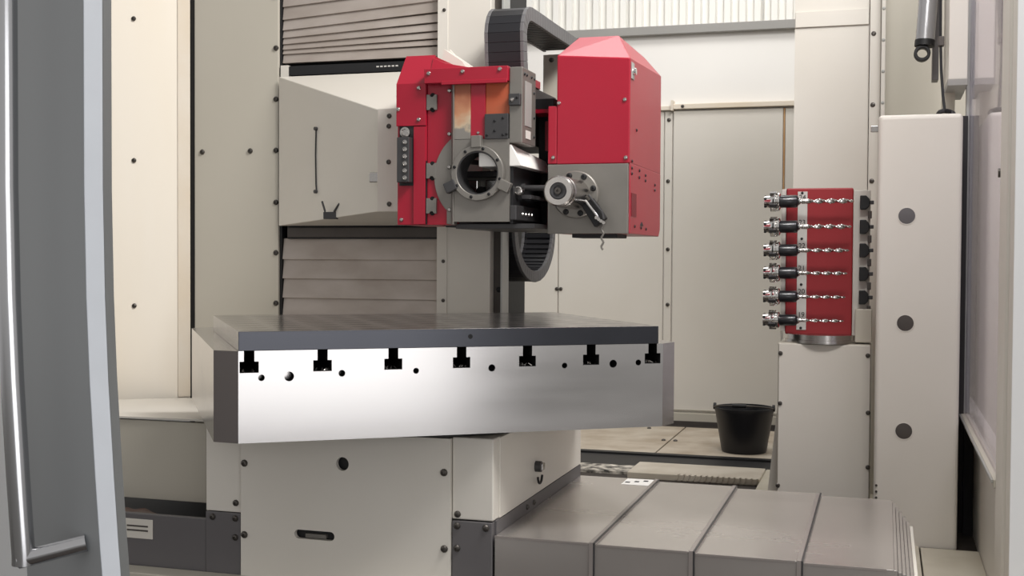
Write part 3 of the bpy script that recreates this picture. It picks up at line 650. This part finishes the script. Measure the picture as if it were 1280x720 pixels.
# spindle nose along -Y
SX, SZ = -1.075, 1.378
fl2 = MB().lathe((SX, YS-.006, SZ), (SX, 0, SZ), [(0, .086), (.020, .086), (.024, .082), (.024, .058)], 40).build('spindle_flange', 'grey_iron', sp, 0, True)
for i in range(8):
    t = 2*PI*i/8+.3; screw(fl2, SX+.071*math.cos(t), YS-.03, SZ+.071*math.sin(t), .011, m='black')
sn = MB().lathe((SX, YS-.03, SZ), (SX, 0, SZ), [(0, .055), (.13, .050), (.135, .054), (.19, .054), (.195, .050), (.205, .050), (.21, .053), (.23, .053), (.236, .048), (.236, .030), (.226, .028)], 40).build('spindle_nose', 'steel', sp, 0, True)
MB().lathe((SX, YS-.262, SZ), (SX, 0, SZ), [(0, .029), (.006, .027), (.004, .018), (-.004, .016)], 28).build('spindle_bore', 'iron_dark', sn, 0, True)
MB().lathe((SX, YS-.262, SZ), (SX, 0, SZ), [(0, .012), (.010, .011), (.010, .005), (.004, .004)], 20).build('drawbar', 'screw_steel', sn, 0, True)
gr = MB().hexa([(-1.045, YS-.055, 1.335), (-1.005, YS-.055, 1.365), (-.955, YS-.055, 1.29), (-.995, YS-.055, 1.258)],
               [(-1.045, YS-.015, 1.335), (-1.005, YS-.015, 1.365), (-.955, YS-.015, 1.29), (-.995, YS-.015, 1.258)]).build('probe_arm', 'black', sp, .004)
for k in range(2): MB().tube([(-1.035+k*.018, YS-.062, 1.362+k*.012), (-.985+k*.02, YS-.066, 1.30+k*.012), (-.972+k*.012, YS-.062, 1.277+k*.01)], .0045, 8).build('probe_hose', 'chrome' if k == 0 else 'iron_dark', gr, 0, True)
for k in range(4): cyl('probe_fitting', 'steel', gr, (-.985+k*.009, YS-.075, 1.292-k*.006), (-.985+k*.009, YS-.052, 1.292-k*.006), .006, 10)
zz_ = MB().tube([(-.965+.004*math.sin(i*1.3), YS-.06, 1.275-i*.0065) for i in range(16)], .004, 8).build('dangling_chain', 'grey_iron', sp, 0, True)
box('lower_tray', 'black', sp, -1.10, -.93, YS+.03, YS+.2, 1.222, 1.237, .002)

# ================================================================== ENERGY CHAINS
def chain(label, pts, xa, xb, th, n):
    P = [Vector((0, a, b)) for a, b in pts]
    # resample
    seg = [0]
    for a, b in zip(P, P[1:]): seg.append(seg[-1]+(b-a).length)
    def at(s):
        for i in range(len(P)-1):
            if seg[i+1] >= s-1e-9: 
                t = (s-seg[i])/(seg[i+1]-seg[i]); return P[i].lerp(P[i+1], t)
        return P[-1]
    L = seg[-1]; Q = [at(L*i/n) for i in range(n+1)]; N = []
    for i in range(n+1):
        t = (Q[min(i+1, n)]-Q[max(i-1, 0)]).normalized(); N.append(Vector((0, t.z, -t.y)))   # inward normal
    mid = Q[n//2]
    root = thing('cable_chain', (0.5*(xa+xb), mid.y, mid.z), label, 'cable chain', 'cable chains of the spindle head')
    e = .014
    for i in range(n):
        a, b = Q[i], Q[i+1]; na, nb = N[i], N[i+1]; g = (b-a)*.008
        A0, B0, A1, B1 = a+g, b-g, a+g+na*th, b-g+nb*th
        ins = lambda p, q, k: p+(q-p)*k
        def slab(xs, xe, p, q, r, s, name, m, par):
            f = lambda v, x: (x, v.y, v.z)
            return MB().hexa([f(p, xs), f(q, xs), f(r, xs), f(s, xs)], [f(p, xe), f(q, xe), f(r, xe), f(s, xe)]).build(name, m, par, .0015)
        lk = slab(xb-e, xb, A0, B0, B1, A1, 'chain_link', 'chain_edge', root)                       # right side plate
        slab(xa, xa+e, A0, B0, B1, A1, 'side_plate', 'chain_edge', lk)
        k = .1
        slab(xa+e, xb-e, ins(A0, A1, .04), ins(B0, B1, .04), ins(B0, B1, .04+k), ins(A0, A1, .04+k), 'outer_cover', 'chain_black', lk)
        m_ = (A0+A1)/2; 
        slab(xa+e, xb-e, ins(A0, A1, .84), ins(ins(A0, B0, .7), ins(A1, B1, .7), .84), ins(ins(A0, B0, .7), ins(A1, B1, .7), .94), ins(A0, A1, .94), 'inner_bar', 'chain_black', lk)
    return root
arcp = [(4.575, 1.80), (4.553, 1.89), (4.545, 1.95)]
for i in range(1, 10):
    t = math.radians(180-90*i/9); arcp.append((4.66+.125*math.cos(t), 2.01+.135*math.sin(t)))
arcp += [(4.8, 2.147), (5.0, 2.147), (5.2, 2.149), (5.4, 2.149)]
chain('black cable chain arching over between headstock and red spindle head', arcp, -1.514, -1.354, .055, 30)
lowp = [(5.0, 1.42), (5.0, 1.28)]
for i in range(1, 14):
    t = math.radians(180+180*i/14); lowp.append((5.34+.34*math.cos(t), 1.27+.235*math.sin(t)))
lowp += [(5.68, 1.28), (5.68, 1.42)]
chain('black cable chain hanging in a U loop below the headstock', [(a, b) for a, b in reversed(lowp)][::-1], -1.68, -1.525, -.05, 32)

# ================================================================== TOOL RACK
YR = 5.45
rk = thing('tool_rack', (-.25, YR, .785), 'red tool magazine rack with numbered strip on a steel pedestal', 'tool rack')
box('rack_plate', 'red_rack', rk, -.415, -.132, YR, YR+.05, .818, 1.458, .006)
box('side_bar', 'rack_grey', rk, -.436, -.416, YR+.01, YR+.05, .83, 1.455, .002)
ns = box('number_strip', 'strip_white', rk, -.366, -.325, YR-.004, YR, .838, 1.443, .001)
for z in (1.437, 1.237, 1.037, .846): screw(ns, -.347, YR-.004, z, .006, m='black')
box('grip_plate', 'rack_grey', rk, -.130, -.060, YR-.01, YR+.04, .818, 1.446, .002)
for z in (1.392, 1.288, 1.187, 1.086, .985):
    g = MB().prism([(-.103, z-.030), (-.078, z-.030), (-.064, z-.015), (-.064, z+.015), (-.078, z+.030), (-.103, z+.030)], 'y', YR-.045, YR-.01).build('tool_grip', 'black', rk, .003)
    box('grip_pin', 'iron_dark', g, -.064, -.046, YR-.04, YR-.02, z-.008, z+.008, .002)
    box('clip', 'bar_grey', rk, -.070, -.054, YR-.03, YR-.01, z-.068, z-.036, .002)
box('drive_box', 'cream_grey', rk, -.117, -.048, YR-.06, YR+.05, .792, .936, .004)
MB().lathe((-.25, YR+.04, .785), (-.25, YR+.04, 2), [(0, .168), (.014, .168), (.015, .160), (.036, .160)], 40).build('swivel_ring', 'steel', rk, 0, True)
TZ = [1.397, 1.288, 1.186, 1.088, .986, .884]; TE = [-.127, -.135, -.144, -.150, -.157, -.163]
def text_mesh(s, size):
    cu = bpy.data.curves.new('number', 'FONT'); cu.body = s; cu.size = size; cu.align_x = 'CENTER'; cu.extrude = .0004
    t = bpy.data.objects.new('number', cu); COL.objects.link(t)
    dg = bpy.context.evaluated_depsgraph_get(); dg.update()
    me = bpy.data.meshes.new_from_object(t.evaluated_get(dg)); bpy.data.objects.remove(t); bpy.data.curves.remove(cu)
    me.materials.clear(); me.materials.append(MATS['ink']); return me
for i, z in enumerate(TZ):
    o = bpy.data.objects.new('number', text_mesh(str(24-i), .030)); COL.objects.link(o); o.parent = ns
    o.location = Vector((-.346, YR-.0048, z+.011))-wloc(ns); o.rotation_euler = (PI/2, 0, 0)
YT = 5.37
order = ['topmost', 'second from top', 'third from top', 'fourth from top', 'fifth from top', 'lowest']
def drill_mesh(x0, x1, r, turns):
    m = MB(); n = 56; k = 12; rings = []
    for i in range(n+1):
        t = i/n; x = x0+(x1-x0)*t; a0 = turns*2*PI*t; taper = 1 if t < .95 else max(.12, 1-(t-.95)/.05); fl_ = min(1, max(0, (t-.08)/.08)); R = []
        for j in range(k):
            th = 2*PI*j/k; rad = r*taper*(1-.55*fl_*abs(math.sin(th))**1.5)
            R.append(m.bm.verts.new((x, rad*math.cos(th+a0), rad*math.sin(th+a0))))
        rings.append(R)
    for A, B in zip(rings, rings[1:]):
        for j in range(k): m.bm.faces.new((A[j], A[(j+1) % k], B[(j+1) % k], B[j]))
    m.bm.faces.new(rings[0][::-1]); m.bm.faces.new(rings[-1])
    return m
for i, z in enumerate(TZ):
    t = thing('drill_tool', (-.40, YT, z), 'twist drill in black chuck beside number %d, %s on the red rack' % (24-i, order[i]), 'drill', 'drills held in the tool rack')
    k = 1-.02*i
    MB().lathe((-.432, 0, 0), (-.345, 0, 0), [(-.004, .022), (0, .0275*k), (.066, .0275*k), (.072, .023*k), (.074, .016), (.078, .015)], 24).build('chuck_body', 'black_gloss', t, 0, True, world=False).location = (.40, 0, 0)
    fg = MB().lathe((-.465, 0, 0), (1, 0, 0), [(0, .034), (.006, .041*k), (.013, .041*k), (.016, .034), (.019, .034), (.022, .041*k), (.028, .041*k), (.033, .030)], 26).build('flange', 'chrome', t, 0, True, world=False); fg.location = (.40, 0, 0)
    tp_ = MB().lathe((-.506, 0, 0), (1, 0, 0), [(0, .017), (.004, .024), (.020, .026), (.030, .030), (.042, .030)], 22).build('taper_shank', 'chrome', t, 0, True, world=False); tp_.location = (.40, 0, 0)
    for a in range(4):
        th = a*PI/2+.5; kk = MB().box(-.478, -.446, -.008, .008, .028, .045); bmesh.ops.rotate(kk.bm, verts=kk.bm.verts, cent=(0, 0, 0), matrix=Matrix.Rotation(th, 3, 'X'))
        kk.build('drive_key', 'iron_dark' if a % 2 else 'chrome', fg, .002, world=False)
        h = MB().cyl((-.497, 0, .02), (-.497, 0, .0275), .006, 10); bmesh.ops.rotate(h.bm, verts=h.bm.verts, cent=(0, 0, 0), matrix=Matrix.Rotation(th+.6, 3, 'X')); h.build('coolant_hole', 'black_hole', tp_, 0, world=False)
    MB().lathe((-.358, 0, 0), (1, 0, 0), [(0, .014), (.008, .014), (.010, .009), (.018, .008)], 16).build('collet', 'chrome', t, 0, True, world=False).location = (.40, 0, 0)
    d = drill_mesh(-.345, TE[i], .0112-.0007*i, 2.2).build('twist_drill', 'steel', t, 0, True, world=False); d.location = (.40, 0, 0)

pd = thing('rack_pedestal', (-.24, 5.6, -.02), 'plain cream sheet metal pedestal under the red tool rack', 'pedestal')
box('pedestal_body', 'cream_grey', pd, -.436, -.050, 5.36, 5.9, -.02, .785, .004)
box('front_cover', 'cream', pd, -.432, -.052, 5.35, 5.36, .02, .782, .002)
for x, z in ((-.425, .523), (-.425, .74), (-.062, .74), (-.058, .497), (-.056, .265), (-.43, .165)): screw(pd, x, 5.35, z, .010)
MB().prism([(-.50, -.02), (-.436, -.02), (-.436, .60)], 'y', 5.50, 5.52).build('gusset', 'cream', pd)

# tall cabinet with three plugged holes
cb = thing('tall_cabinet', (.13, 5.35, -.02), 'tall narrow cream cabinet with three round dark plugs', 'cabinet')
bd = MB().box(-.031, .290, 5.10, 5.62, -.02, 1.728).build('cabinet_body', 'cream', cb, .018, seg=4)
for z in (1.323, .894, .460):
    pg = MB().lathe((.083, 5.105, z), (.083, 0, z), [(0, .036), (.0065, .036), (.007, .033), (.0045, .031)], 28).build('plug_rim', 'cream', cb, 0, True)
    MB().lathe((.083, 5.105, z), (.083, 0, z), [(0, .032), (.0062, .032), (.007, .028)], 28).build('plug', 'bed_grey' if z > 1 else 'bar_grey', pg, 0, True)
for z in (.165, .185, .21, .235): screw(cb, -.020, 5.10, z, .005)
lc = box('latch', 'steel', cb, -.060, -.028, 5.14, 5.16, 1.665, 1.69, .002)

# things above the cabinet
ub = thing('cover_box', (.3, 5.7, 1.9), 'cream rectangular cover box hanging above the tall cabinet', 'cover')
box('box_body', 'cream', ub, .246, .322, 5.42, 5.9, 1.905, 3.0, .004); box('box_base', 'trim_grey', ub, .243, .323, 5.41, 5.9, 1.878, 1.905, .002)
box('box_bracket', 'cream_grey', ub, .24, .285, 5.64, 5.9, 1.62, 1.878)
tl = thing('tube_lamp', (.157, 5.8, 2.1), 'grey tubular machine lamp with black end clamp above the cabinet', 'lamp')
MB().tube([(.200, 5.82, 2.75), (.160, 5.78, 2.11)], .041, 24).build('lamp_tube', 'lamp_tube', tl, 0, True)
MB().lathe((.162, 5.782, 2.135), (.156, 5.777, 2.05), [(0, .044), (.028, .044)], 24).build('end_collar', 'black', tl, 0, True)
cp_ = MB().ring((.150, 2.075), .022, .036, 5.75, 5.80, 20).build('clamp', 'black', tl, .003, True)
box('lamp_rail', 'bed_grey', tl, .20, .228, 5.95, 6.05, 1.98, 3.0, .002)
cbl = thing('hanging_cable', (.23, 5.4, 1.74), 'thin black cable with knotted end hanging onto the cabinet top', 'cable')
MB().tube([(.214, 5.45, 2.6), (.212, 5.45, 2.3), (.214, 5.45, 2.1), (.218, 5.43, 1.95), (.226, 5.40, 1.83), (.232, 5.36, 1.765)], .006, 8).build('cable', 'black', cbl, 0, True)
MB().tube([(.236+.03*math.cos(t), 5.35+.02*math.sin(t*2), 1.752+.014*math.sin(t)) for t in [i*.5 for i in range(14)]], .010, 8).build('cable_knot', 'black', cbl, 0, True)
box('cable_clip', 'bar_grey', cbl, .205, .229, 5.43, 5.47, 2.05, 2.09, .003)

# bucket
bu = thing('bucket', (-.785, 7.28, .0), 'black plastic bucket with wire handle on the cream floor plates', 'bucket')
pf = [(0, .128), (.01, .133), (.235, .170), (.25, .176), (.265, .176), (.265, .168), (.24, .164), (.02, .127)]
MB().lathe((-.785, 7.28, .001), (-.785, 7.28, 1), pf, 40).build('bucket_body', 'bucket_black', bu, 0, True)
MB().tube([(-.785+.175*math.cos(t), 7.28-.13*math.sin(t)*.9-.02, .262+.075*math.sin(t)*.35) for t in [PI*.05+PI*.9*i/14 for i in range(15)]], .005, 8).build('bail_handle', 'screw_steel', bu, 0, True)
cyl('handle_grip', 'black', bu, (-.84, 7.14, .288), (-.76, 7.14, .288), .012, 14)
for s in (-1, 1): cyl('handle_lug', 'black', bu, (-.785+s*.165, 7.26, .268), (-.785+s*.180, 7.26, .268), .02, 14)
